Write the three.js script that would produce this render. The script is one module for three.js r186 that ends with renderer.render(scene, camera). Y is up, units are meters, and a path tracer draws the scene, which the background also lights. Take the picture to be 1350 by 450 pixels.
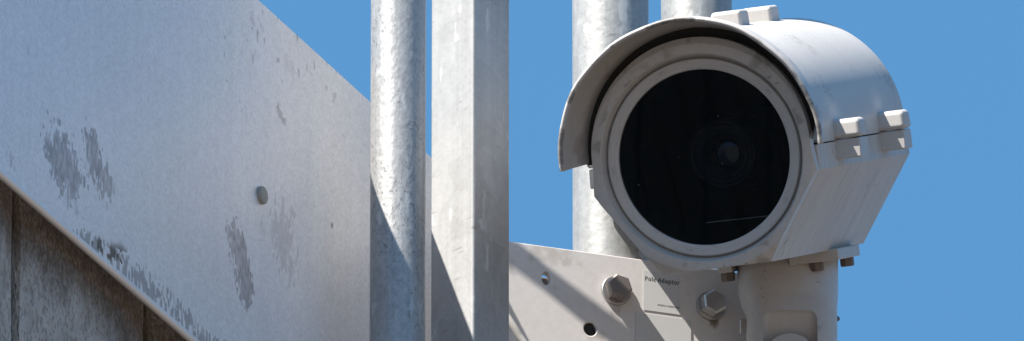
import * as THREE from 'three';
import { mergeGeometries, toCreasedNormals } from 'three/addons/utils/BufferGeometryUtils.js';
import { RoundedBoxGeometry } from 'three/addons/geometries/RoundedBoxGeometry.js';
import { Brush, Evaluator, SUBTRACTION, INTERSECTION } from 'three-bvh-csg';

// ---------------------------------------------------------------- camera, sky, sun, exposure
const scene = new THREE.Scene();
const TH = THREE.MathUtils.degToRad(25), DIST = 12, FPX = DIST * 1800;      // 25 degrees up, 1.8 photo pixels per millimetre
const AX = new THREE.Vector3(1, 0, 0), AU = new THREE.Vector3(0, Math.cos(TH), Math.sin(TH)), AW = new THREE.Vector3(0, -Math.sin(TH), Math.cos(TH));
const TGT = new THREE.Vector3(0, 1.6 + DIST * Math.sin(TH), 0);
const CAM = TGT.clone().addScaledVector(AW, DIST);
const camera = new THREE.PerspectiveCamera(2 * Math.atan(225 / FPX) * 180 / Math.PI, 3, 0.5, 9000);
camera.position.copy(CAM); camera.lookAt(TGT);

const SUN_AZ = THREE.MathUtils.degToRad(55), SUN_EL = THREE.MathUtils.degToRad(52);
const SUN = new THREE.Vector3(-Math.sin(SUN_AZ) * Math.cos(SUN_EL), Math.sin(SUN_EL), Math.cos(SUN_AZ) * Math.cos(SUN_EL));
{
  const w = 512, h = 256, data = new Float32Array(w * h * 4);
  for (let j = 0; j < h; j++) for (let i = 0; i < w; i++) {
    const el = ((j + 0.5) / h - 0.5) * Math.PI, az = ((i + 0.5) / w - 0.5) * 2 * Math.PI;
    const dir = new THREE.Vector3(Math.cos(el) * Math.cos(az), Math.sin(el), Math.cos(el) * Math.sin(az));
    const m = Math.max(0, Math.sin(el)), hz = Math.exp(-m * 5.0);
    const c = Math.max(0, dir.dot(SUN)), au = Math.pow(c, 24) * 0.25 + Math.pow(c, 5) * 0.03;
    const k = (j * w + i) * 4;
    data[k] = 0.0385 + 0.10 * hz + au;
    data[k + 1] = 0.136 + 0.10 * hz + au;
    data[k + 2] = 0.281 + 0.085 * hz + au * 0.95;
    data[k + 3] = 1;
  }
  const sky = new THREE.DataTexture(data, w, h, THREE.RGBAFormat, THREE.FloatType);
  sky.mapping = THREE.EquirectangularReflectionMapping; sky.magFilter = THREE.LinearFilter; sky.minFilter = THREE.LinearFilter;
  sky.colorSpace = THREE.LinearSRGBColorSpace; sky.needsUpdate = true;
  scene.background = sky; scene.environment = sky;
}
const sun = new THREE.DirectionalLight(new THREE.Color(1, 0.95, 0.88), 5.0);
sun.position.copy(TGT).addScaledVector(SUN, 30); sun.target.position.copy(TGT); sun.castShadow = true;
sun.shadow.mapSize.set(4096, 4096); sun.shadow.radius = 1;
Object.assign(sun.shadow.camera, { left: -9, right: 9, top: 9, bottom: -9, near: 1, far: 70 });
scene.add(sun, sun.target);

const renderer = new THREE.WebGLRenderer({ antialias: true });
renderer.toneMapping = THREE.LinearToneMapping;
renderer.toneMappingExposure = 2.2;
renderer.shadowMap.enabled = true;

// ---------------------------------------------------------------- helpers
const V = (x, y, z) => new THREE.Vector3(x, y, z);
const ray = (px, py) => AW.clone().negate().addScaledVector(AX, (px - 675) / FPX).addScaledVector(AU, (225 - py) / FPX);
const P = (px, py, w) => CAM.clone().addScaledVector(ray(px, py), DIST - w);            // photo pixel at a distance of w towards the viewer
function onPlane(px, py, q, n) { const r = ray(px, py); return CAM.clone().addScaledVector(r, q.clone().sub(CAM).dot(n) / r.dot(n)); }
const crease = (g, a) => { g.scale(1000, 1000, 1000); const c = toCreasedNormals(g, a); c.scale(0.001, 0.001, 0.001); return c; };    // works on millimetres: it welds points closer than a hundredth of a unit

function hash(x, y, s) { let h = (x * 374761393 + y * 668265263 + s * 1274126177) | 0; h = Math.imul(h ^ (h >>> 13), 1274126177); h ^= h >>> 16; return (h >>> 0) / 4294967296; }
function vnoise(x, y, s, px = 0, py = 0) {
  let xi = Math.floor(x), yi = Math.floor(y); const fx = x - xi, fy = y - yi;
  const ux = fx * fx * (3 - 2 * fx), uy = fy * fy * (3 - 2 * fy);
  const wx = v => px ? ((v % px) + px) % px : v, wy = v => py ? ((v % py) + py) % py : v;
  const a = hash(wx(xi), wy(yi), s), b = hash(wx(xi + 1), wy(yi), s), c = hash(wx(xi), wy(yi + 1), s), d = hash(wx(xi + 1), wy(yi + 1), s);
  return a + (b - a) * ux + (c - a) * uy + (a - b - c + d) * ux * uy;
}
function fbm(x, y, s, oct, px = 0, py = 0) { let t = 0, a = 0.5, n = 0; for (let o = 0; o < oct; o++) { t += a * vnoise(x, y, s + o * 17, px, py); n += a; x *= 2; y *= 2; px *= 2; py *= 2; a *= 0.5; } return t / n; }
const sm = (a, b, x) => { const t = Math.min(1, Math.max(0, (x - a) / (b - a))); return t * t * (3 - 2 * t); };
let seedState = 7; const rnd = () => { seedState = (Math.imul(seedState, 1664525) + 1013904223) >>> 0; return seedState / 4294967296; };
const toS = v => Math.round(255 * Math.min(1, Math.max(0, v <= 0.0031308 ? v * 12.92 : 1.055 * Math.pow(v, 1 / 2.4) - 0.055)));
function tex(w, h, fn, { srgb = true, repeat = [1, 1], offset = [0, 0], wrap = true } = {}) {     // fn(u, v) gives linear r, g, b
  const d = new Uint8Array(w * h * 4);
  for (let j = 0; j < h; j++) for (let i = 0; i < w; i++) {
    const c = fn((i + 0.5) / w, (j + 0.5) / h), k = (j * w + i) * 4;
    for (let q = 0; q < 3; q++) d[k + q] = srgb ? toS(c[q]) : Math.round(255 * Math.min(1, Math.max(0, c[q])));
    d[k + 3] = 255;
  }
  const t = new THREE.DataTexture(d, w, h);
  t.colorSpace = srgb ? THREE.SRGBColorSpace : THREE.NoColorSpace; t.magFilter = THREE.LinearFilter; t.minFilter = THREE.LinearMipmapLinearFilter; t.generateMipmaps = true;
  t.wrapS = t.wrapT = wrap ? THREE.RepeatWrapping : THREE.ClampToEdgeWrapping; t.repeat.set(...repeat); t.offset.set(...offset); t.needsUpdate = true;
  return t;
}
const used = {};
function numbered(n) { if (used[n] === undefined) { used[n] = 0; return n; } used[n]++; return n + '_' + String(used[n]).padStart(3, '0'); }
function thing(name, label, category, group) {
  const o = new THREE.Group(); o.name = numbered(name); o.userData = { label, category }; if (group) o.userData.group = group; scene.add(o); return o;
}
function part(name, geo, mat, parent, label) {
  const m = new THREE.Mesh(geo, mat); m.name = name; m.castShadow = m.receiveShadow = true; if (label) m.userData.label = label; parent.add(m); return m;
}
function structure(name, geo, mat) { const m = new THREE.Mesh(geo, mat); m.name = name; m.userData.kind = 'structure'; m.castShadow = m.receiveShadow = true; scene.add(m); return m; }
const lin = (r, g, b) => new THREE.Color().setRGB(r, g, b);
const mul = (c, k) => [c[0] * k, c[1] * k, c[2] * k];
const mix = (a, b, t) => [a[0] + (b[0] - a[0]) * t, a[1] + (b[1] - a[1]) * t, a[2] + (b[2] - a[2]) * t];

// ---------------------------------------------------------------- where the planes stand (from the photograph)
const PA = THREE.MathUtils.degToRad(65.3);                                    // fascia panel recedes to the right
const PD = V(Math.cos(PA), 0, -Math.sin(PA)), PN = V(Math.sin(PA), 0, Math.cos(PA));
const PQ = P(488, 135, 0);                                                    // a point of its top edge
const panelUV = (px, py) => { const p = onPlane(px, py, PQ, PN).sub(PQ); return [p.dot(PD), p.y]; };
const BA = Math.atan(0.139 / Math.sin(TH));                                   // adaptor plate recedes a little
const BD = V(Math.cos(BA), 0, -Math.sin(BA)), BN = V(Math.sin(BA), 0, Math.cos(BA));
const BQ = P(672, 318, -0.087);
const plateUV = (px, py) => { const p = onPlane(px, py, BQ, BN).sub(BQ); return [p.dot(BD), p.y]; };
const platePt = (u, v, n = 0) => BQ.clone().addScaledVector(BD, u).add(V(0, v, 0)).addScaledVector(BN, n);
const frame = (d, n) => new THREE.Matrix4().makeBasis(d, V(0, 1, 0), n);       // local x along d, y up, z along n

// ---------------------------------------------------------------- materials
const paintMap = (base, dirt, s) => tex(512, 512, (u, v) => {
  const f = fbm(u * 64, v * 64, s, 3, 64, 64) - 0.5, c = fbm(u * 5, v * 5, s + 40, 4, 5, 5) - 0.5;
  let k = 1 + 0.10 * f + 0.10 * c;
  let col = mul(base, k);
  const d = sm(0.60, 0.80, fbm(u * 9, v * 9, s + 90, 5, 9, 9)) * 0.55 * sm(0.35, 0.7, vnoise(u * 90, v * 90, s + 5, 90, 90));
  col = mix(col, dirt, d);
  if (hash(Math.floor(u * 170), Math.floor(v * 170), s + 3) > 0.9968) col = mix(col, mul(dirt, 0.5), 0.55);
  return col;
}, { repeat: [5, 5] });
const bumpFine = tex(256, 256, (u, v) => { const k = fbm(u * 48, v * 48, 11, 3, 48, 48); return [k, k, k]; }, { srgb: false, repeat: [14, 14] });
const mHouse = new THREE.MeshPhysicalMaterial({ map: paintMap([0.51, 0.483, 0.455], [0.25, 0.21, 0.17], 21), roughness: 0.45, bumpMap: bumpFine, bumpScale: 0.00004, specularIntensity: 0.8 });
const mRing = new THREE.MeshPhysicalMaterial({ map: paintMap([0.50, 0.475, 0.45], [0.13, 0.105, 0.085], 33), roughness: 0.42, bumpMap: bumpFine, bumpScale: 0.00004 });
const mBezel = new THREE.MeshPhysicalMaterial({ map: tex(1024, 1024, (u, v) => {        // 0.2 m square, centred on the window
  const x = (u - 0.5) * 0.2, y = (v - 0.5) * 0.2, q = Math.hypot(x, y), a = Math.atan2(y, x);
  let c = mul([0.50, 0.47, 0.44], 1 + 0.12 * (fbm(x * 320, y * 320, 501, 3) - 0.5) + 0.14 * (fbm(x * 30, y * 30, 502, 4) - 0.5));
  const smear = fbm(a * 9, q * 160, 503, 4), fine = fbm(x * 260, y * 260, 504, 3);
  const sect = sm(0.9, 0.25, Math.abs(a - 2.35));                                 // brown smudges beside the upper left of the window
  c = mix(c, mul([0.15, 0.11, 0.08], 0.6 + 0.8 * fine), 0.75 * sect * sm(0.50, 0.68, smear + 0.25 * (fine - 0.5)) * sm(0.084, 0.074, q));
  c = mix(c, [0.17, 0.135, 0.105], 0.5 * sm(0.60, 0.74, fbm(x * 55, y * 55, 505, 5)));
  const fleck = sm(0.88, 0.93, vnoise(x * 420, y * 420, 506)) * sm(0.5, 0.7, fbm(x * 40, y * 40, 507, 3)); return mix(c, [0.08, 0.07, 0.06], 0.7 * fleck);
}, { repeat: [5, 5], offset: [0.5, 0.5] }), roughness: 0.45, bumpMap: bumpFine, bumpScale: 0.00004 });
const mVisor = new THREE.MeshPhysicalMaterial({ map: tex(1024, 256, (u, v) => {        // u along the rim (0.4 m), v from back to lip (0.08 m)
  const x = u * 0.4, z = -0.04 + v * 0.08;
  let c = mul([0.51, 0.483, 0.455], 1 + 0.10 * (fbm(x * 320, z * 320, 601, 3) - 0.5) + 0.10 * (fbm(x * 25, z * 25, 602, 4) - 0.5));
  c = mix(c, [0.26, 0.22, 0.18], 0.45 * sm(0.58, 0.75, fbm(x * 60, z * 40, 603, 5)));
  const chip = sm(0.0310, 0.0328, z + 0.004 * (fbm(x * 260, z * 200, 604, 4) - 0.5) - 0.0035 * sm(0.65, 0.35, fbm(x * 40, 0.5, 605, 3)));
  return mix(c, mul([0.20, 0.19, 0.18], 0.6 + 0.9 * vnoise(x * 500, z * 500, 606)), 0.85 * chip);
}, { repeat: [2.5, 12.5], offset: [0.2, 0.5] }), roughness: 0.45, specularIntensity: 0.8 });
const mPlateStain = (spots, q) => new THREE.MeshPhysicalMaterial({ map: tex(1024, 512, (u, v) => {      // q: u0, v0, width, height in metres on the plate
  const x = q[0] + u * q[2], y = q[1] + v * q[3];
  let c = mul([0.72, 0.685, 0.66], 1 + 0.10 * (fbm(x * 320, y * 320, 57, 3) - 0.5) + 0.10 * (fbm(x * 25, y * 25, 58, 4) - 0.5));
  c = mix(c, [0.42, 0.37, 0.32], 0.5 * sm(0.62, 0.8, fbm(x * 45, y * 45, 59, 5)));
  for (const [sx, sy, k] of spots) {
    const g = fbm(x * 260, y * 160, 61, 4), w = 0.0085 * (1 + (y - sy) / 0.03), dx = Math.abs(x - sx) / Math.max(0.001, w), dy = (sy - y) / 0.017;
    if (dy > -0.8 && dy < 1.3) c = mix(c, mul([0.20, 0.135, 0.085], 0.6 + 0.8 * g), k * sm(1.0, 0.3, dx + 1.4 * (g - 0.5)) * sm(1.0, 0.4, dy + 1.2 * (g - 0.5)) * sm(-0.8, 0.2, dy));
  }
  return c;
}, { wrap: false, repeat: [1 / q[2], 1 / q[3]], offset: [-q[0] / q[2], -q[1] / q[3]] }), roughness: 0.45, bumpMap: bumpFine, bumpScale: 0.00003 });
const mPlate = new THREE.MeshPhysicalMaterial({ map: paintMap([0.72, 0.685, 0.66], [0.42, 0.37, 0.32], 57), roughness: 0.45, bumpMap: bumpFine, bumpScale: 0.00003 });
const mLower = new THREE.MeshPhysicalMaterial({ map: tex(512, 1024, (u, v) => {          // u runs down the chamfer, v along the housing: scrapes follow the slope
  const f = fbm(u * 64, v * 128, 403, 3, 64, 128) - 0.5, c = fbm(u * 4, v * 12, 404, 4, 4, 12) - 0.5, st = fbm(u * 5, v * 90, 405, 3, 5, 90) - 0.5;
  let col = mul([0.50, 0.465, 0.43], 1 + 0.12 * f + 0.14 * c + 0.10 * st);
  col = mix(col, [0.30, 0.25, 0.20], 0.32 * sm(0.62, 0.78, fbm(u * 4, v * 60, 406, 4, 4, 60)));
  const sc = sm(0.905, 0.95, vnoise(u * 26, v * 230, 407, 26, 230)) * sm(0.5, 0.66, fbm(u * 5, v * 11, 408, 3, 5, 11));
  return mix(col, [0.07, 0.06, 0.05], 0.8 * sc);
}, { repeat: [5, 2.5] }), roughness: 0.5, bumpMap: bumpFine, bumpScale: 0.00004, specularIntensity: 0.8 });
const mBlack = new THREE.MeshStandardMaterial({ color: lin(0.006, 0.006, 0.007), roughness: 0.9 });
const mLensMetal = new THREE.MeshStandardMaterial({ color: lin(0.02, 0.02, 0.022), roughness: 0.35 });
const mSteel = new THREE.MeshStandardMaterial({ color: lin(0.50, 0.48, 0.46), metalness: 0.9, roughness: 0.38 });
const mRubber = new THREE.MeshStandardMaterial({ color: lin(0.02, 0.02, 0.02), roughness: 0.8 });
const boltTex = (s, a, b) => tex(128, 128, (u, v) => { const k = fbm(u * 7, v * 7, s, 4, 7, 7), r = sm(0.5, 0.72, fbm(u * 4, v * 4, s + 9, 4, 4, 4)); return mul(mix(a, b, r), 0.7 + 0.6 * k); }, { repeat: [22, 22] });
const mBolt = new THREE.MeshStandardMaterial({ map: boltTex(71, [0.30, 0.28, 0.27], [0.17, 0.12, 0.085]), metalness: 0.55, roughness: 0.48 });
const mBoltBright = new THREE.MeshStandardMaterial({ map: boltTex(79, [0.72, 0.72, 0.72], [0.42, 0.36, 0.30]), metalness: 0.9, roughness: 0.36 });
const mBoltRust = new THREE.MeshStandardMaterial({ map: boltTex(77, [0.20, 0.17, 0.15], [0.15, 0.095, 0.065]), metalness: 0.2, roughness: 0.75 });

// galvanised tube: uv are turns round the tube and metres up it
function galvMap(s, base, streak, spangle, pits) {
  return tex(512, 1024, (u, v) => {       // one turn by 0.6 m
    const big = fbm(u * 6, v * 8, s, 4, 6, 8) - 0.5, sp = vnoise(u * 92, v * 360, s + 1, 92, 360), sp2 = vnoise(u * 40, v * 160, s + 2, 40, 160);
    const st = fbm(u * 60, v * 3, s + 3, 3, 60, 3) - 0.5;
    let c = mul(base, 1 + 0.17 * big + (0.06 + 0.14 * pits) * (sp - 0.5) + (0.04 + 0.16 * pits) * (sp2 - 0.5) + streak * st);
    const cell = hash(Math.floor(u * 9 + 2.2 * fbm(u * 8, v * 16, s + 41, 2, 8, 16)), Math.floor(v * 17 + 2.2 * fbm(u * 8, v * 16, s + 43, 2, 8, 16)), s + 5);    // spangle: crystals with edges
    c = mul(c, 1 + spangle * (cell - 0.5));
    const pit = sm(0.78, 0.86, vnoise(u * 100, v * 330, s + 6, 100, 330)) * sm(0.46, 0.68, fbm(u * 6, v * 12, s + 7, 3, 6, 12));
    c = mix(c, [0.13, 0.12, 0.105], 0.6 * pits * pit);
    const drip = sm(0.74, 0.82, fbm(u * 18, v * 26, s + 11, 3, 18, 26)); c = mix(c, [0.66, 0.66, 0.65], 0.45 * drip);
    const scr = sm(0.91, 0.95, vnoise(u * 12, v * 330, s + 8, 12, 330)) * sm(0.55, 0.75, vnoise(u * 20, v * 25, s + 9, 20, 25));
    return mix(c, [0.18, 0.17, 0.16], 0.6 * scr);
  }, { repeat: [1, 1 / 0.6] });
}
const galvBump = tex(512, 1024, (u, v) => { const k = 0.8 * fbm(u * 44, v * 150, 5, 3, 44, 150) + 0.2 * fbm(u * 8, v * 20, 6, 3, 8, 20); return [k, k, k]; }, { srgb: false, repeat: [1, 1 / 0.6] });
const galv = (s, base, streak, spangle, rough, metal, bump, pits = 1) => new THREE.MeshStandardMaterial({ map: galvMap(s, base, streak, spangle, pits), roughness: rough, metalness: metal, bumpMap: galvBump, bumpScale: bump });
const mPoleA = galv(101, [0.38, 0.38, 0.375], 0.22, 0.08, 0.46, 0.4, 0.00035);
const mPoleB = galv(131, [0.37, 0.37, 0.365], 0.16, 0.14, 0.46, 0.22, 0.00005, 0.25);
const mPoleC = galv(151, [0.36, 0.36, 0.35], 0.20, 0.10, 0.45, 0.3, 0.0002, 0.6);
const mPoleD = galv(171, [0.36, 0.36, 0.35], 0.20, 0.10, 0.45, 0.3, 0.0002, 0.6);

// ---------------------------------------------------------------- ground
{
  const g = new THREE.PlaneGeometry(8000, 8000); g.rotateX(-Math.PI / 2);
  const uv = g.attributes.uv; for (let i = 0; i < uv.count; i++) uv.setXY(i, uv.getX(i) * 2000, uv.getY(i) * 2000);
  structure('ground', g, new THREE.MeshStandardMaterial({ map: tex(256, 256, (u, v) => mul([0.120, 0.096, 0.073], 0.75 + 0.5 * fbm(u * 10, v * 10, 3, 5, 10, 10))), roughness: 0.95 }));
}

// ---------------------------------------------------------------- building: concrete blocks behind the fascia
const PANEL_T0 = -0.95, PANEL_T1 = 0.19;
const hemV = panelUV(130, 228 + 0.838 * 130)[1];                               // height of the bottom edge below the top edge
const PH = -hemV;
const WALL_BACK = 0.015;
{
  const b = thing('building', 'concrete block building under the grey metal fascia panel', 'building');
  const wallQ = PQ.clone().addScaledVector(PN, -WALL_BACK);
  const wallUV = (px, py) => { const p = onPlane(px, py, wallQ, PN).sub(wallQ); return [p.dot(PD), p.y]; };
  const j1 = wallUV(28, 350)[0], j2 = wallUV(203, 440)[0], pitch = j2 - j1, joint = 0.0125;
  const M = frame(PD, PN).setPosition(wallQ);
  const H0 = hemV + 0.07, ch = 0.25, depth = 0.09;                             // top of the top course (hidden), course height
  const blockMat = (s) => new THREE.MeshStandardMaterial({
    map: tex(512, 512, (u, v) => {
      const k = fbm(u * 16, v * 16, s, 5, 16, 16), g = vnoise(u * 190, v * 130, s + 8, 190, 130), big = fbm(u * 4, v * 4, s + 4, 4, 4, 4);
      let c = mul(mix([0.50, 0.465, 0.42], [0.41, 0.375, 0.335], sm(0.35, 0.7, big)), 0.68 + 0.42 * k + 0.30 * (g - 0.5));
      const hole = sm(0.70, 0.78, vnoise(u * 110, v * 70, s + 12, 110, 70)); c = mix(c, [0.14, 0.13, 0.12], 0.35 * hole);
      // brown weathering that runs down from the fascia, in ragged grains, its tone darkened for the deep shade there (v = 1 is the top of a block)
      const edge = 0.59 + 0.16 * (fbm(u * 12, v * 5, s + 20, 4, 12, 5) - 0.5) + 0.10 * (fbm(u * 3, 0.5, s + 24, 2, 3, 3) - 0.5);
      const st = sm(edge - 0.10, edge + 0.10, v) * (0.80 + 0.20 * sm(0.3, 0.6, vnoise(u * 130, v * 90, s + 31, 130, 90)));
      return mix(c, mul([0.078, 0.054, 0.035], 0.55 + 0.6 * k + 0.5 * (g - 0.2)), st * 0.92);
    }, { wrap: false }),
    bumpMap: tex(512, 512, (u, v) => { const k = 0.6 * fbm(u * 40, v * 30, s + 1, 4, 40, 30) + 0.4 * (1 - sm(0.70, 0.78, vnoise(u * 110, v * 70, s + 12, 110, 70))); return [k, k, k]; }, { srgb: false, wrap: false }),
    bumpScale: 0.002, roughness: 0.95 });
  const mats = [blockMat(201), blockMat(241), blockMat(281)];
  function blockGeo(seed) {
    const w = pitch - joint, h = ch - joint, g = new THREE.BoxGeometry(w, h, depth, 4, 4, 1), p = g.attributes.position;
    for (let i = 0; i < p.count; i++) {
      const x = p.getX(i), y = p.getY(i), z = p.getZ(i), e = (Math.abs(Math.abs(x) - w / 2) < 1e-5 || Math.abs(Math.abs(y) - h / 2) < 1e-5);
      if (z > 0) p.setZ(i, z - (e ? 0.004 : 0) + 0.0025 * (vnoise(x * 30 + seed, y * 30, seed) - 0.5));
    }
    g.computeVertexNormals(); return g;
  }
  const geos = [blockGeo(3), blockGeo(5), blockGeo(9)];
  let n = 0; const rest = [];
  const T0 = -5.6, T1 = 0.16;
  for (let c = 0; c < 26; c++) for (let i = Math.ceil((T0 - j1) / pitch); j1 + (i + 1) * pitch < T1; i++) {
    const cx = j1 + (i + 0.5) * pitch, cy = H0 - (c + 0.5) * ch, near = c < 2 && i >= -4;
    const m4 = M.clone().multiply(new THREE.Matrix4().makeTranslation(cx, cy, -depth / 2 - 0.001 * hash(i + 50, c, 4)));
    const v = Math.floor(hash(i + 90, c, 2) * 3);
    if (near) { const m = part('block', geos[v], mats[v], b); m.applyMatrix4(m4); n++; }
    else rest.push(new THREE.BoxGeometry(pitch - joint, ch - joint, depth).applyMatrix4(m4));
  }
  const mWallFar = new THREE.MeshStandardMaterial({ map: tex(256, 256, (u, v) => mul([0.45, 0.425, 0.39], 0.7 + 0.6 * fbm(u * 12, v * 12, 77, 5, 12, 12))), roughness: 0.95 });
  const r = part('blocks_lower_courses', mergeGeometries(rest), mWallFar, b); r.userData.kind = 'stuff';
  // mortar core, back wall and roof
  const mMortar = new THREE.MeshStandardMaterial({ map: tex(256, 256, (u, v) => mul([0.030, 0.031, 0.033], 0.4 + 1.2 * fbm(u * 20, v * 20, 55, 4, 20, 20)), { repeat: [4, 4] }), roughness: 1 });
  const Hg = PQ.y + H0;                                                        // height above the ground of the block top
  const core = new THREE.BoxGeometry(T1 - T0 + 0.02, Hg, 0.14); core.translate((T0 + T1) / 2, H0 - Hg / 2, -0.040 - 0.07); core.applyMatrix4(M);
  part('mortar', core, mMortar, b);
  const back = new THREE.BoxGeometry(T1 - T0, Hg, 2.6); back.translate((T0 + T1) / 2 - 0.02, H0 - Hg / 2 - 0.005, -0.185 - 1.3); back.applyMatrix4(M);
  part('wall', back, mWallFar, b);
  const roof = new THREE.BoxGeometry(T1 - T0 + 0.05, 0.05, 2.75); roof.translate((T0 + T1) / 2, H0 + 0.028, -1.4); roof.applyMatrix4(M);
  part('roof', roof, new THREE.MeshStandardMaterial({ color: lin(0.25, 0.24, 0.23), roughness: 0.9 }), b);
}

// ---------------------------------------------------------------- fascia panel
{
  const f = thing('fascia_panel', 'large grey painted metal fascia panel with scuffed grey patches and a drip edge', 'panel');
  const M = frame(PD, PN).setPosition(PQ);
  const blobs = [];                                                            // scuffs: [t, v, half width, half height, lean, strength]
  const add = (px, py, hw, hh, lean, k, seed) => { const [t, v] = panelUV(px, py); blobs.push([t, v, hw / 1800 / PD.x, hh / 1800 / Math.cos(TH), lean, k, seed]); };
  add(83, 214, 25, 50, 0.20, 0.95, 1); add(93, 240, 12, 24, 0.3, 0.8, 2); add(127, 217, 14, 40, 0.26, 0.95, 3); add(139, 238, 11, 17, 0.3, 0.75, 4);
  add(319, 354, 12, 54, 0.36, 0.95, 5); add(308, 326, 10, 22, 0.3, 0.8, 6); add(374, 320, 16, 46, 0.12, 0.42, 7); add(372, 305, 5, 12, 0.1, 0.5, 8); add(372, 345, 6, 16, 0.1, 0.4, 8);
  add(14, 212, 7, 12, 0.2, 0.5, 9); add(368, 148, 4, 12, 0.4, 0.8, 10); add(375, 160, 3, 8, 0.4, 0.7, 11); add(333, 80, 2, 9, 0.2, 0.8, 12); add(394, 98, 2.5, 9, 0.2, 0.7, 13);
  add(380, 84, 12, 16, 0.5, 0.22, 14); add(345, 300, 5, 14, 0.2, 0.3, 15); add(387, 283, 4, 8, 0.2, 0.4, 16); add(36, 65, 1.5, 8, 0.1, 0.35, 17); add(100, 275, 5, 10, 0.1, 0.35, 18);
  add(332, 24, 4, 10, 0.3, 0.4, 19); add(344, 35, 3, 5, 0.3, 0.4, 20);
  const dirtEdge = [panelUV(92, 300)[0], PANEL_T1];
  const LT = PANEL_T1 - PANEL_T0, TW = 2048, THh = 768;
  const map = tex(TW, THh, (u, v) => {
    const t = PANEL_T0 + u * LT, y = -PH + v * PH;
    const st = fbm(t * 170, y * 7, 301, 4) - 0.5, sp = vnoise(t * 700, y * 700, 305) - 0.5, sp2 = vnoise(t * 190, y * 240, 306) - 0.5, big = fbm(t * 7, y * 9, 307, 4) - 0.5;
    let k = 1 + 0.06 * st + 0.20 * sp + 0.05 * sp2 + 0.10 * big;
    let c = mul([0.86, 0.83, 0.82], k);
    const pale = sm(0.60, 0.78, fbm(t * 90, y * 6, 309, 4)); c = mix(c, [0.90, 0.88, 0.87], pale * 0.10);
    // scuffs with bristly, upright grain
    const grain = 0.6 * vnoise(t * 520, y * 230, 311) + 0.4 * vnoise(t * 230, y * 95, 312);
    let a = 0, inner = 0;
    for (const [bt, bv, hw, hh, lean, s, sd] of blobs) {
      const dy = (y - bv) / hh, dx = (t - bt) / hw + lean * 1.6 * dy; if (Math.abs(dy) > 1.5 || Math.abs(dx) > 1.8) continue;
      const r = Math.sqrt(dx * dx + dy * dy) + 0.55 * (fbm(t * 60, y * 40, 320 + sd, 3) - 0.5);
      const m = s * sm(0.10, -0.10, r - 0.82 + 1.5 * (grain - 0.5)); if (m > a) a = m;
    }
    c = mix(c, mul([0.37, 0.33, 0.335], 0.45 + 1.1 * vnoise(t * 480, y * 200, 331)), a * 0.78);
    // dirt caught above the drip edge
    if (t > dirtEdge[0] && t < dirtEdge[1]) {
      const up = y + PH, reach = 0.0135 * (0.35 + 1.1 * fbm(t * 22, 1.5, 341, 3)) * sm(dirtEdge[0], dirtEdge[0] + 0.05, t) + 0.004;
      const d = sm(reach * 1.05, reach * 0.85, up + 0.024 * (grain - 0.5)) * sm(0.30, 0.50, vnoise(t * 420, y * 160, 345));
      c = mix(c, [0.33, 0.31, 0.30], d * 0.75);
      const br = sm(0.61, 0.67, fbm(t * 46, y * 80, 351, 3) + 0.30 * (grain - 0.5)) * sm(reach * 1.6, reach * 1.0, up) * sm(0.002, 0.005, up); c = mix(c, [0.085, 0.055, 0.028], br * 0.9);
    }
    // flecks near the top edge
    const fl = sm(0.86, 0.93, vnoise(t * 240, y * 150, 361)) * sm(0.52, 0.7, fbm(t * 9, y * 9, 362, 3)) * sm(-0.20, -0.02, y); c = mix(c, [0.16, 0.16, 0.165], fl * 0.5);
    return c;
  }, { wrap: false, repeat: [1 / LT, 1 / PH], offset: [-PANEL_T0 / LT, 1] });
  const bump = tex(1024, 384, (u, v) => { const t = u * LT, y = v * PH; const k = 0.75 * fbm(t * 6, y * 5, 371, 3) + 0.25 * fbm(t * 150, y * 120, 372, 3); return [k, k, k]; }, { srgb: false, wrap: false, repeat: [1 / LT, 1 / PH], offset: [-PANEL_T0 / LT, 1] });
  const mPanel = new THREE.MeshPhysicalMaterial({ map, bumpMap: bump, bumpScale: 0.0008, roughness: 0.42, metalness: 0.2 });
  const s = new THREE.Shape([[PANEL_T0, -PH], [PANEL_T1, -PH], [PANEL_T1, 0], [PANEL_T0, 0]].map(q => new THREE.Vector2(...q)));
  const [ht, hv] = panelUV(437.5, 298), hole = new THREE.Path(); hole.absellipse(ht, hv, 0.0021, 0.0032, 0, Math.PI * 2, true); s.holes.push(hole);
  const g = new THREE.ExtrudeGeometry(s, { depth: 0.003, bevelEnabled: true, bevelThickness: 0.0006, bevelSize: 0.0006, bevelSegments: 2, curveSegments: 12 });
  g.translate(0, 0, -0.0036); g.applyMatrix4(M); part('sheet', g, mPanel, f);
  const mHem = new THREE.MeshPhysicalMaterial({ map: paintMap([0.82, 0.80, 0.79], [0.34, 0.31, 0.28], 91), roughness: 0.4, metalness: 0.25 });
  const hem = new THREE.CapsuleGeometry(0.0030, LT - 0.008, 6, 14); hem.rotateZ(Math.PI / 2); hem.translate((PANEL_T0 + PANEL_T1) / 2, -PH - 0.0012, -0.0018); hem.applyMatrix4(M); part('drip_edge', hem, mHem, f);
  // next section of the fascia, beyond the frame
  const ex = new RoundedBoxGeometry(3.2, PH, 0.004, 2, 0.0008); ex.translate(PANEL_T0 - 0.003 - 1.6, -PH / 2, -0.002); ex.applyMatrix4(M);
  part('sheet', ex, mHem, f);
  // rivet
  const [rt, rv] = panelUV(343, 258);
  const rg = new THREE.LatheGeometry([[0, 0.0034], [0.0059, 0.0033], [0.0064, 0.0029], [0.0066, 0.0022], [0.0066, 0]].map(q => new THREE.Vector2(...q)), 28);
  rg.rotateX(Math.PI / 2); rg.translate(rt, rv, 0); rg.applyMatrix4(M);
  part('rivet', rg, new THREE.MeshStandardMaterial({ map: boltTex(83, [0.40, 0.39, 0.34], [0.26, 0.245, 0.21]), metalness: 0.3, roughness: 0.6 }), f);
}

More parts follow.
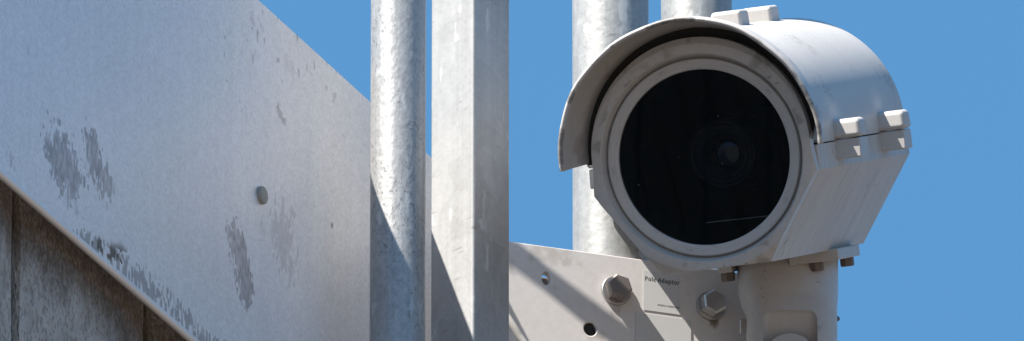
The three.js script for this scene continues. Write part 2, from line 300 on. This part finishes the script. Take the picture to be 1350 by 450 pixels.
// ---------------------------------------------------------------- poles
function roundPole(name, label, x, z, r, top, mat) {
  const o = thing(name, label, 'pole', 'galvanised poles'); o.position.set(x, 0, z);
  const g = new THREE.CylinderGeometry(r, r, top, 64, 1, true), uv = g.attributes.uv; for (let i = 0; i < uv.count; i++) uv.setY(i, uv.getY(i) * top);
  g.translate(0, top / 2, 0); part('tube', g, mat, o);
  const cap = new THREE.LatheGeometry([[0, 0.006], [r * 0.8, 0.005], [r * 1.03, 0], [r * 1.03, -0.012], [r, -0.012]].map(q => new THREE.Vector2(...q)), 40); cap.translate(0, top, 0); part('end_cap', cap, mRubber, o);
  const fl = new THREE.CylinderGeometry(r * 2.6, r * 2.6, 0.012, 32); fl.translate(0, 0.006, 0); part('base_plate', fl, mat, o);
  return o;
}
{
  const R1 = 0.5 * 79 / 1800 * (DIST - 0.12) / DIST, c1 = P(524.5, 228, 0.122); roundPole('galvanised_pole', 'slim round galvanised pole with pitted zinc, in front of the fascia panel', c1.x, c1.z, R1 * 0.925, 7.4, mPoleA);
  // square post: corner lines at photo x 567, 624, 672
  const S = 0.0415, A = P(567, 300, 0.0415), o = thing('square_post', 'square galvanised post with one sunlit face and one shaded face', 'pole', 'galvanised poles');
  const az = THREE.MathUtils.degToRad(40), e1 = V(Math.cos(az), 0, Math.sin(az)), e2 = V(Math.sin(az), 0, -Math.cos(az));
  const c = A.clone().addScaledVector(e1, S / 2).addScaledVector(e2, S / 2); o.position.set(c.x, 0, c.z); o.rotation.y = -az;
  const top = 7.4, rr = 0.0022, h = S / 2, pts = [];
  for (const [sx, sy, a0] of [[1, 1, 0], [-1, 1, 1], [-1, -1, 2], [1, -1, 3]]) for (let k = 0; k <= 4; k++) { const a = (a0 + k / 4) * Math.PI / 2; pts.push([sx * (h - rr) + rr * Math.cos(a), sy * (h - rr) + rr * Math.sin(a)]); }
  const pos = [], uv = [], idx = []; let len = 0;
  for (let i = 0; i <= pts.length; i++) { const a = pts[i % pts.length], b = pts[(i + pts.length - 1) % pts.length]; if (i) len += Math.hypot(a[0] - b[0], a[1] - b[1]); for (const y of [0, top]) { pos.push(a[0], y, -a[1]); uv.push(len / 0.166, y); } }
  for (let i = 0; i < pts.length; i++) idx.push(2 * i, 2 * i + 2, 2 * i + 1, 2 * i + 1, 2 * i + 2, 2 * i + 3);
  let g = new THREE.BufferGeometry(); g.setAttribute('position', new THREE.Float32BufferAttribute(pos, 3)); g.setAttribute('uv', new THREE.Float32BufferAttribute(uv, 2)); g.setIndex(idx); g.computeVertexNormals();
  part('tube', g, mPoleB, o);
  part('end_cap', new RoundedBoxGeometry(S * 1.04, 0.02, S * 1.04, 2, 0.002).translate(0, top, 0), mRubber, o);
  part('base_plate', new THREE.BoxGeometry(0.14, 0.012, 0.14).translate(0, 0.006, 0), mPoleB, o);
  // the two thick poles that carry the adaptor plate
  const T = 0.005;
  const behind = (px, r, gap = 0) => { const q = r + T + gap; return onPlane(px + BN.x * q * 1800, 340, BQ, BN).addScaledVector(BN, -q); };
  const p3 = behind(806, 0.0285), p4 = behind(922, 0.0268, 0.105);
  roundPole('galvanised_pole', 'thick round galvanised pole behind the visor of the camera, carrying the adaptor plate', p3.x, p3.z, 0.0285, 7.2, mPoleC);
  roundPole('galvanised_pole', 'thick round galvanised pole mostly hidden behind the camera, under its top lugs', p4.x, p4.z, 0.0268, 7.2, mPoleD);
}

// ---------------------------------------------------------------- pole adaptor plate with bolts and stickers
const hexBolt = (r, h) => {          // head along +z, chamfered
  const g = new THREE.CylinderGeometry(r, r, h, 6, 1); const top = new THREE.CylinderGeometry(r * 0.88, r, h * 0.16, 6, 1);
  g.translate(0, h / 2, 0); top.translate(0, h * 1.08, 0); const m = mergeGeometries([g.toNonIndexed(), top.toNonIndexed()]); m.rotateX(Math.PI / 2); m.computeVertexNormals(); return m;
};
const uRight = plateUV(1046, 372)[0];
{
  const b = thing('adaptor_plate', 'off-white steel pole adaptor plate with holes, hex bolts and a sticker', 'bracket');
  const M = frame(BD, BN).setPosition(BQ);
  const u0 = -0.028, HH = 0.17;
  const s = new THREE.Shape(); s.moveTo(u0, -HH); s.lineTo(uRight, -HH); s.lineTo(uRight, -0.001); s.lineTo(u0, -0.001);
  for (const [px, py, rx, ry] of [[720, 367.5, 0.0042, 0.0058], [778.5, 434, 0.0058, 0.0063]]) { const [u, v] = plateUV(px, py), h = new THREE.Path(); h.absellipse(u, v, rx, ry, 0, Math.PI * 2, true); s.holes.push(h); }
  const g = new THREE.ExtrudeGeometry(s, { depth: 0.004, bevelEnabled: true, bevelThickness: 0.0008, bevelSize: 0.0008, bevelSegments: 3, curveSegments: 24 });
  g.translate(0, 0, -0.0048); g.applyMatrix4(M); part('plate', g, mPlateStain([[...plateUV(938, 409), 0.85], [...plateUV(812, 392), 0.25]], [u0, -HH, uRight - u0, HH]), b);
  // folded lower return of the plate (below the frame)
  const lip = new RoundedBoxGeometry(uRight - u0, 0.005, 0.04, 2, 0.001); lip.translate((u0 + uRight) / 2, -HH - 0.0016, -0.022); lip.applyMatrix4(M); part('lower_return', lip, mPlate, b);
  const bolts = [[815, 383.5, 0.0096, 0.0075, 0.32], [940, 404, 0.0096, 0.0075, 0.1]];
  bolts.forEach(([px, py, r, h, turn], i) => {
    const [u, v] = plateUV(px - 3, py + 1);
    const bo = part('bolt', hexBolt(r, h).rotateZ(turn).translate(u, v, 0.003).applyMatrix4(M), i ? mBoltBright : mBolt, b);
    const w = new THREE.LatheGeometry([[0.0001, 0.0022], [0.0108, 0.0022], [0.0115, 0.0015], [0.0115, 0]].map(q => new THREE.Vector2(...q)), 32).rotateX(Math.PI / 2).translate(u, v, 0.0004).applyMatrix4(M);
    part('washer', w, mSteel, bo);
  });
  // threaded stud and nut seen through the upper hole
  const [su, sv] = plateUV(719, 368);
  const stud = part('stud', new THREE.CylinderGeometry(0.003, 0.003, 0.03, 14).rotateX(Math.PI / 2).translate(su + 0.001, sv, -0.021).applyMatrix4(M), mBolt, b);
  part('nut', new THREE.CylinderGeometry(0.0055, 0.0055, 0.005, 6).rotateX(Math.PI / 2).translate(su - 0.001, sv - 0.001, -0.014).applyMatrix4(M), new THREE.MeshStandardMaterial({ color: lin(0.5, 0.38, 0.33), roughness: 0.6 }), stud);
  const [hu, hv2] = plateUV(778.5, 434);
  part('hole_shade_cup', new THREE.LatheGeometry([[0.0001, -0.0036], [0.0040, -0.0036], [0.0052, -0.0030], [0.0056, -0.0012]].map(q => new THREE.Vector2(...q)), 28).rotateX(Math.PI / 2).translate(hu, hv2, 0).applyMatrix4(M), mRubber, b, 'black cup added in the lower hole as its dark shade');  // black cup stands in for the shaded inside of the hole
  part('clamp_block', new RoundedBoxGeometry(0.030, 0.05, 0.012, 2, 0.001).translate(su + 0.004, sv - 0.012, -0.030).applyMatrix4(M), mBoltRust, b);
  // stickers
  function sticker(name, x0, y0, x1, y1, draw, color, z, label) {
    const [ua, va] = plateUV(x0, y0), [ub] = plateUV(x1, y1); const vb = plateUV(x0, y1)[1];
    const W = ub - ua, H = va - vb, c = document.createElement('canvas'); c.width = 512; c.height = Math.round(512 * H / W);
    const k = c.getContext('2d'); k.fillStyle = color; k.fillRect(0, 0, c.width, c.height); if (draw) draw(k, c.width, c.height);
    const t = new THREE.CanvasTexture(c); t.colorSpace = THREE.SRGBColorSpace;
    const pg = new THREE.BoxGeometry(W, H, 0.0002); pg.translate(ua + W / 2, va - H / 2, z + 0.0001); pg.applyMatrix4(M);
    part(name, pg, new THREE.MeshPhysicalMaterial({ map: t, roughness: 0.3 }), b, label);
  }
  sticker('sticker', 848, 357, 897, 409, (k, w, h) => {
    k.fillStyle = '#1f2124'; k.font = 'bold 92px sans-serif'; k.textBaseline = 'middle'; k.fillText('Pole Adaptor', 20, h * 0.20, w - 30);
    k.font = 'bold 40px sans-serif'; k.fillText('2PM53-V5M0C02T', w * 0.38, h * 0.83, w * 0.60);
  }, '#d2d1d0', 0.0002, 'silver sticker printed Pole Adaptor');
  sticker('sticker', 838, 413, 911, 458, null, '#d0d0cf', 0.0005, 'blank grey sticker patch below the printed one');
}

// ---------------------------------------------------------------- surveillance camera
const CZ = THREE.MathUtils.degToRad(16), CT = THREE.MathUtils.degToRad(26.5);
const cf = V(-Math.sin(CZ) * Math.cos(CT), -Math.sin(CT), Math.cos(CZ) * Math.cos(CT)), cr = V(Math.cos(CZ), 0, Math.sin(CZ)), cu = V().crossVectors(cf, cr);
// neck axis: in front of the plate at photo x 1040
const neck = onPlane(1040, 400, BQ.clone().addScaledVector(BN, 0.048), BN);
let wh = 0.1, zn = 0.2;                                                       // depth of the bezel and how far behind it the neck stands
for (let k = 0; k < 60; k++) {
  const f = (w, z) => { const p = P(925, 208, w).addScaledVector(cu, -0.09).addScaledVector(cf, -z).sub(neck); return [p.x, p.z]; };
  const a = f(wh, zn), e = 1e-4, b = f(wh + e, zn), c = f(wh, zn + e);
  const j = [(b[0] - a[0]) / e, (c[0] - a[0]) / e, (b[1] - a[1]) / e, (c[1] - a[1]) / e], det = j[0] * j[3] - j[1] * j[2];
  wh -= (j[3] * a[0] - j[1] * a[1]) / det; zn -= (-j[2] * a[0] + j[0] * a[1]) / det;
}
console.log('bezel depth', wh, 'neck behind bezel', zn);
const HC = P(925, 208, wh), HM = new THREE.Matrix4().makeBasis(cr, cu, cf).setPosition(HC);
const HSC = (DIST - wh) / DIST;                                               // keeps millimetres per photo pixel right at this depth
{
  const o = thing('surveillance_camera', 'grey outdoor surveillance camera in a round-topped housing with a curved sun visor', 'camera');
  o.applyMatrix4(HM); o.scale.setScalar(HSC);
  const R = 0.085, RISE = 0.008, L = 0.306, yc = 0.019, xb = 0.0412, yb = 0.082;
  const V2 = (x, y) => new THREE.Vector2(x, y);
  const upperOutline = (r, rise, y0, n = 96) => { const p = [V2(r, y0)]; for (let i = 0; i <= n; i++) { const a = Math.PI * i / n; p.push(V2(r * Math.cos(a), rise + r * Math.sin(a))); } p.push(V2(-r, y0)); return p; };
  const lowerOutline = (k) => [V2(-R + k, 0), V2(-R + k, -yc), V2(-xb + k * 0.4, -yb + k), V2(xb - k * 0.4, -yb + k), V2(R - k, -yc), V2(R - k, 0)];
  const bev = (d, b, seg = 3) => ({ depth: d - 2 * b, bevelEnabled: true, bevelThickness: b, bevelSize: b, bevelOffset: -b, bevelSegments: seg, curveSegments: 40 });
  const ri = 0.0735;
  // upper shell: thick-walled half tube
  const up = new THREE.Shape([...upperOutline(R, RISE, 0.0002), ...upperOutline(ri, RISE - 0.002, 0.0002).reverse()]);
  const ug = new THREE.ExtrudeGeometry(up, bev(L - 0.020, 0.004)); ug.translate(0, 0, -L + 0.004);
  { const p = ug.attributes.position, q = ug.attributes.uv; for (let i = 0; i < p.count; i++) q.setXY(i, (Math.atan2(p.getY(i) - RISE, p.getX(i)) + 1.6) * R, p.getZ(i)); } const upper = part('upper_shell', (() => {
    const g = crease(ug, 0.5), p = g.attributes.position, q = g.attributes.normal;
    for (let i = 0; i < p.count; i++) { const x = p.getX(i), y = p.getY(i) - RISE, d = Math.hypot(x, y); if (y > -1e-5 && d > R - 1e-4 && Math.abs(q.getZ(i)) < 0.15) q.setXYZ(i, x / d, y / d, 0); }
    return g;
  })(), mHouse, o);
  const lo = new THREE.Shape([...lowerOutline(0), ...(() => { const p = []; for (let i = 0; i <= 30; i++) { const a = -Math.PI * i / 30; p.push(V2(ri * Math.cos(a), ri * Math.sin(a) - 0.0008)); } return p; })()]);
  lo.curves.forEach(c => { if (c.v1) { c.v1.y = Math.min(c.v1.y, -0.0008); c.v2.y = Math.min(c.v2.y, -0.0008); } });
  const lg = new THREE.ExtrudeGeometry(lo, bev(L - 0.012, 0.0012)); lg.translate(0, 0, -L + 0.0012); const lower = part('lower_shell', crease(lg, 0.4), mLower, o);
  // rear cap
  const rc = new THREE.Shape([...upperOutline(R - 0.003, RISE, 0), ...[[-R + 0.003, -yc], [-xb, -yb + 0.003], [xb, -yb + 0.003], [R - 0.003, -yc]].map(q => V2(...q))]);
  const rg = new THREE.ExtrudeGeometry(rc, bev(0.016, 0.007, 4)); rg.translate(0, 0, -L - 0.006); part('rear_cap', crease(rg, 0.7), mHouse, o);
  // bezel: front plate with a round opening
  const bz = new THREE.Shape([...upperOutline(R - 0.0025, RISE - 0.002, 0), ...[[-R + 0.0003, -yc], [-xb, -yb + 0.0003], [xb, -yb + 0.0003], [R - 0.0003, -yc]].map(q => V2(...q))]);
  const hole = new THREE.Path(); hole.absarc(0, 0, 0.0768, 0, Math.PI * 2, true); bz.holes.push(hole);
  const prism = new THREE.ExtrudeGeometry(bz, { depth: 0.0115, bevelEnabled: false, curveSegments: 96 }); prism.translate(0, 0, -0.0113);
  const cone = new THREE.LatheGeometry([[0, -0.03], [0.11, -0.03], [0.11, -0.0262], [0.0955, -0.0092], [0.0843, -0.0006], [0.0838, -0.0002], [0.0832, 0], [0, 0]].map(q => V2(...q)), 120); cone.rotateX(Math.PI / 2);
  const bev0 = new Evaluator(); bev0.attributes = ['position', 'normal', 'uv'];
  const bA = new Brush(prism), bB = new Brush(cone); bA.updateMatrixWorld(); bB.updateMatrixWorld();
  const bg = bev0.evaluate(bA, bB, INTERSECTION).geometry; { const p = bg.attributes.position, q = bg.attributes.uv; for (let i = 0; i < p.count; i++) q.setXY(i, p.getX(i), p.getY(i)); }
  const bezel = part('bezel', crease(bg.index ? bg.toNonIndexed() : bg, 0.35), mBezel, o);
  // recessed retaining ring: conical step down from the bezel, then a nearly flat ring to the glass
  const ring = new THREE.LatheGeometry([[0.0769, -0.0004], [0.0764, -0.0004], [0.0758, -0.0009], [0.0742, -0.0076], [0.0738, -0.0105], [0.0729, -0.0105], [0.0726, -0.0072], [0.0720, -0.0067], [0.0712, -0.0066], [0.0655, -0.0076], [0.0648, -0.0080], [0.0645, -0.0088], [0.0644, -0.0130], [0.0769, -0.0130]].map(q => V2(...q)), 120);
  ring.rotateX(Math.PI / 2); part('retaining_ring', ring, mRing, bezel);
  // window glass
  const glass = new THREE.CircleGeometry(0.0655, 64); glass.translate(0, 0, -0.0105);
  part('window', glass, new THREE.MeshPhysicalMaterial({ color: lin(0.40, 0.46, 0.52), transmission: 1, thickness: 0, roughness: 0.015, ior: 1.3 }), o, 'round dark glass window');
  { // dust specks on the glass
    const specks = []; for (let i = 0; i < 22; i++) { const a = rnd() * 6.283, q = 0.063 * Math.sqrt(rnd()), k = 0.00012 + 0.0004 * Math.pow(rnd(), 4); specks.push(new THREE.SphereGeometry(k, 6, 4).scale(1, 1, 0.4).translate(q * Math.cos(a), q * Math.sin(a), -0.0104)); }
    const d = part('dust', mergeGeometries(specks), new THREE.MeshStandardMaterial({ color: lin(0.34, 0.31, 0.28), roughness: 1 }), o); d.userData.kind = 'stuff';
  }
  // inside: black liner, camera body, lens
  const liner = new THREE.CylinderGeometry(0.068, 0.068, 0.24, 64, 1, true).rotateX(Math.PI / 2).translate(0, 0, -0.1332); part('liner', liner, mBlack, o);
  part('rear_bulkhead', new THREE.CircleGeometry(0.069, 48).translate(0, 0, -0.25), mBlack, o);
  const lens = part('lens', new THREE.LatheGeometry([[0.0001, -0.020], [0.010, -0.018], [0.0115, -0.006], [0.0150, -0.004], [0.0160, 0.0004], [0.0175, 0.0012], [0.0190, -0.002], [0.0215, -0.0022], [0.0225, 0.003], [0.0250, 0.003], [0.0255, -0.004], [0.0255, -0.05]].map(q => V2(...q)), 64).rotateX(Math.PI / 2).translate(0.002, 0.0, -0.062), mLensMetal, o);
  part('lens_element', new THREE.SphereGeometry(0.022, 40, 12, 0, Math.PI * 2, 0, 0.58).rotateX(Math.PI / 2).translate(0.002, 0, -0.062 - 0.0265), new THREE.MeshPhysicalMaterial({ color: lin(0.012, 0.008, 0.02), roughness: 0.04, clearcoat: 1 }), lens);
  part('camera_body', new RoundedBoxGeometry(0.062, 0.058, 0.10, 2, 0.004).translate(0.002, 0, -0.163), mBlack, o);
  // steel rail across the bottom of the inside
  part('mount_rail', new THREE.BoxGeometry(0.056, 0.0005, 0.02).rotateZ(-0.01).translate(0.0190, -0.0485, -0.035), mSteel, o);
  // sun visor: a flared sheet over the upper half
  {
    const n = 72, pos = [], idx = [], uv = [], a0 = -0.045, a1 = Math.PI + 0.02, F = 0.034, B = -0.029, rf = 0.0997, rb = 0.0868, cyF = 0.0045, cyB = RISE, th = 0.0036;
    const prof = [];                                                           // closed section: outer front to back, inner back to front, rounded lip
    for (let i = 0; i <= 6; i++) { const t = i / 6; prof.push([F - 0.0012 - t * (F - B - 0.0012), t, 0]); }
    for (let i = 6; i >= 0; i--) { const t = i / 6; prof.push([F - 0.0008 - t * (F - B - 0.0008), t, 1]); }
    prof.push([F, 0, 0.6], [F, 0, 0.3]);
    const m = prof.length;
    for (let j = 0; j <= n; j++) {
      const a = a0 + (a1 - a0) * j / n, ca = Math.cos(a), sa = Math.sin(a), wob = 0.0005 * Math.sin(a * 5 + 1) + 0.0003 * Math.sin(a * 13);
      for (const [z, t, k] of prof) {
        const s = t * t * (1.6 - 0.6 * t), r = rf + (rb - rf) * s - th * k + wob * (1 - t), cy = cyF + (cyB - cyF) * t;
        const endf = 1 - 0.42 * Math.exp(-(a - a0) / 0.16) - 0.0 * t, zz = F + (z - F) * endf;
        pos.push(r * ca, cy + r * sa, zz); uv.push(a * 0.1, z);
      }
    }
    for (let j = 0; j < n; j++) for (let i = 0; i < m; i++) { const i2 = (i + 1) % m, A = j * m + i, Bq = j * m + i2, C = A + m, Dq = Bq + m; idx.push(A, C, Bq, Bq, C, Dq); }
    for (const j of [0, n]) { for (let i = 1; i < m - 1; i++) idx.push(...(j ? [j * m, j * m + i + 1, j * m + i] : [0, i, i + 1])); }
    let g = new THREE.BufferGeometry(); g.setAttribute('position', new THREE.Float32BufferAttribute(pos, 3)); g.setAttribute('uv', new THREE.Float32BufferAttribute(uv, 2)); g.setIndex(idx); g.computeVertexNormals();
    part('visor', g, mVisor, o);
    // black strip standing in for the deep shade between visor and housing
    const gapShade = new THREE.RingGeometry(0.0795, 0.0892, 72, 1, -0.02, Math.PI + 0.05); gapShade.translate(0, 0.0068, -0.0125); part('gapShade', gapShade, mRubber, o);
  }
  // latches on both sides, in two halves, and the lugs on the crest
  const latchU = new RoundedBoxGeometry(0.026, 0.0140, 0.024, 4, 0.0036), latchL = new RoundedBoxGeometry(0.024, 0.0145, 0.024, 3, 0.0012);
  const draft = (g, k, side) => {                                              // cast taper: the front leans back and the sides narrow towards the top
    g.computeBoundingBox(); const y0 = g.boundingBox.min.y, p = g.attributes.position;
    for (let i = 0; i < p.count; i++) { const h = p.getY(i) - y0; if (p.getZ(i) > 0) p.setZ(i, p.getZ(i) - k * h); p.setX(i, p.getX(i) * (1 - side * h)); }
    const q = g.attributes.normal; for (let i = 0; i < q.count; i++) if (q.getZ(i) > 0.5) { const v = new THREE.Vector3(q.getX(i), q.getY(i) + k * q.getZ(i), q.getZ(i)).normalize(); q.setXYZ(i, v.x, v.y, v.z); }
    return g;
  };
  draft(latchU, 0.26, 6); draft(latchL, 0.20, 0);
  for (const sx of [1, -1]) for (const z of [-0.080, -0.226]) {
    const l = part('latch', latchU, mHouse, o); l.position.set(sx * (R + 0.0072), 0.0079, z);
    part('latch_keeper', latchL, mHouse, l).position.set(-sx * 0.0005, -0.0148, 0);
  }
  const lug = new RoundedBoxGeometry(0.0245, 0.017, 0.030, 4, 0.003);
  draft(lug, 0.22, 4);
  for (const z of [-0.139, -0.236]) part('lug', lug, mHouse, o).position.set(0, R + RISE + 0.0025, z);
  // mounting foot under the housing with bolts
  for (const [x0, x1, zl, zo, bolts] of [[0.010, 0.0485, 0.070, 0.001, [[0.0285, 0.026], [0.041, -0.020]]], [-0.0475, -0.0365, 0.030, 0.010, [[-0.042, 0.018]]]]) {
    const foot = part('mounting_lug', new RoundedBoxGeometry(x1 - x0, 0.0085, zl, 2, 0.0012).translate((x0 + x1) / 2, -yb - 0.0036, -zn + zo), mHouse, o);
    for (const [x, z] of bolts) part('bolt', hexBolt(0.0054, 0.006).rotateX(Math.PI / 2).translate(x, -yb - 0.0076, -zn + z), mBoltRust, foot);
  }
}

// ---------------------------------------------------------------- neck that carries the camera
{
  const o = thing('camera_mount', 'off-white cast mount with a forked neck under the surveillance camera', 'mount'); o.position.copy(neck); o.position.y = 0;
  // section rings, front of the mount looks along the plate normal
  const top = HC.clone().addScaledVector(cu, -0.0795 * HSC), nrm = cu.clone();          // plane the neck is cut to
  const yOf = (x, z) => top.y - (nrm.x * (neck.x + x - top.x) + nrm.z * (neck.z + z - top.z)) / nrm.y;
  const yp = py => P(1040, py, neck.clone().sub(TGT).dot(AW)).y;                        // height of a photo row on the neck
  const rows = [[yp(640), -0.0, 0.0335, 4], [yp(450), 0.0022, 0.0335, 4], [yp(416), 0.0022, 0.0335, 3.6], [yp(408), 0.0016, 0.0342, 3.2], [yp(398), 0.0006, 0.0357, 2.8], [yp(386), 0, 0.0366, 2.4], [yp(372), -0.0005, 0.0372, 2.2], [1e9, -0.0005, 0.0374, 2.1]];
  const n = 56, pos = [], idx = [], uv = [];
  rows.forEach(([y, dx, r, p]) => {
    for (let i = 0; i <= n; i++) {
      const a = i / n * Math.PI * 2, c = Math.cos(a), s = Math.sin(a), k = r / Math.pow(Math.pow(Math.abs(c), p) + Math.pow(Math.abs(s), p), 1 / p);
      const x = dx + k * c, z = k * s * 0.92; pos.push(x, y > 1e8 ? yOf(x, z) : y, z); uv.push(i / n * 0.24, y > 1e8 ? 0.1 : y - yp(640));
    }
  });
  const m = n + 1;
  for (let j = 0; j < rows.length - 1; j++) for (let i = 0; i < n; i++) idx.push(j * m + i, (j + 1) * m + i, j * m + i + 1, j * m + i + 1, (j + 1) * m + i, (j + 1) * m + i + 1);
  const cb = pos.length / 3; pos.push(0, yp(640), 0); uv.push(0, 0); for (let i = 0; i < n; i++) idx.push(cb, i, i + 1);
  const ct = pos.length / 3; pos.push(0, yOf(0, 0), 0); uv.push(0, 0); const lt = (rows.length - 1) * m; for (let i = 0; i < n; i++) idx.push(ct, lt + i + 1, lt + i);
  let g = new THREE.BufferGeometry(); g.setAttribute('position', new THREE.Float32BufferAttribute(pos, 3)); g.setAttribute('uv', new THREE.Float32BufferAttribute(uv, 2)); g.setIndex(idx); g.computeVertexNormals();
  // pocket of the fork
  const py0 = yp(640), py1 = yp(409), k = 1 / 1800;
  const ph = py1 - py0 + 0.05, pocket = new RoundedBoxGeometry(72 * k, ph, 0.06, 8, 0.006); { const q = pocket.attributes.uv; for (let i = 0; i < q.count; i++) q.setXY(i, q.getX(i) * 0.05, q.getY(i) * 0.05); } pocket.translate(0, -ph / 2, 0.03); pocket.rotateX(0.62); pocket.translate(0.0005, py1 - 0.0125, 0.0312);
  const ev = new Evaluator(); ev.attributes = ['position', 'normal', 'uv'];
  const A = new Brush(g), B = new Brush(pocket); A.updateMatrixWorld(); B.updateMatrixWorld();
  const res = ev.evaluate(A, B, SUBTRACTION); part('neck', res.geometry, mHouse, o);
  // knuckle disc in the fork
  const kd = new THREE.CylinderGeometry(0.0185, 0.0185, 0.016, 48).rotateX(Math.PI / 2); kd.translate(0.0005, yp(442) - 0.0185 - 0.0150, 0.018); part('knuckle', kd, mHouse, o);
  // hinge bolt on the left cheek, small screw on the right
  part('hinge_bolt', hexBolt(0.0062, 0.005).rotateY(-Math.PI / 2).translate(-0.0305, yp(441), 0.004), mSteel, o);
  part('screw', new THREE.SphereGeometry(0.002, 12, 8).translate(0.0358, yp(425), 0.0), mBoltRust, o);
  // arm back to the adaptor plate (below the frame)
  const arm = new RoundedBoxGeometry(0.05, 0.05, 0.06, 2, 0.004); arm.rotateY(BA); arm.translate(-BN.x * 0.030, yp(560), -BN.z * 0.030); part('arm', arm, mHouse, o);
}

// ---------------------------------------------------------------- unseen box added behind the camera to shade the right half of the plate
{
  const o = thing('added_shade_box', 'small unseen box added behind the camera to shade the adaptor plate', 'shade box');
  const M = frame(BD, BN).setPosition(BQ), [ua, va] = plateUV(796, 276), [ub, vb] = plateUV(856, 200);
  part('body', new RoundedBoxGeometry(ub - ua, vb - va, 0.034, 3, 0.003).translate((ua + ub) / 2, (va + vb) / 2, 0.013).applyMatrix4(M), mPlate, o);
  part('lid', new RoundedBoxGeometry(ub - ua + 0.003, vb - va + 0.003, 0.005, 3, 0.002).translate((ua + ub) / 2, (va + vb) / 2, 0.0315).applyMatrix4(M), mPlate, o);
}

// ---------------------------------------------------------------- cables
function tube(pts, r, seg = 60) { return new THREE.TubeGeometry(new THREE.CatmullRomCurve3(pts, false, 'catmullrom', 0.5), seg, r, 12); }
{
  // white cable that leaves from behind the square post, low in front of the plate
  const cab = thing('white_cable', 'thin white cable curving out from behind the square post', 'cable');
  const pp = (px, py, n) => onPlane(px, py, BQ.clone().addScaledVector(BN, n), BN);
  part('sheath', tube([pp(640, 372, 0.030), pp(662, 408, 0.034), pp(683, 441, 0.034), pp(704, 480, 0.030), pp(716, 560, 0.006)], 0.0028), new THREE.MeshPhysicalMaterial({ color: lin(0.74, 0.71, 0.66), roughness: 0.4 }), cab);
  // flexible conduit from the roof to the pole, above the frame; its shadow crosses the plate
  const con = thing('flexible_conduit', 'grey flexible conduit running above the frame from the roof to the square post', 'conduit');
  const sh = (px, py, t) => onPlane(px, py, BQ, BN).addScaledVector(SUN, t);
  part('hose', tube([sh(560, 290, 0.36), sh(640, 312, 0.345), sh(690, 344, 0.335), sh(752, 394, 0.33), sh(815, 441, 0.33), sh(870, 482, 0.33), sh(930, 540, 0.33)], 0.0047, 90), new THREE.MeshStandardMaterial({ color: lin(0.3, 0.3, 0.3), roughness: 0.6 }), con);
}

renderer.render(scene, camera);
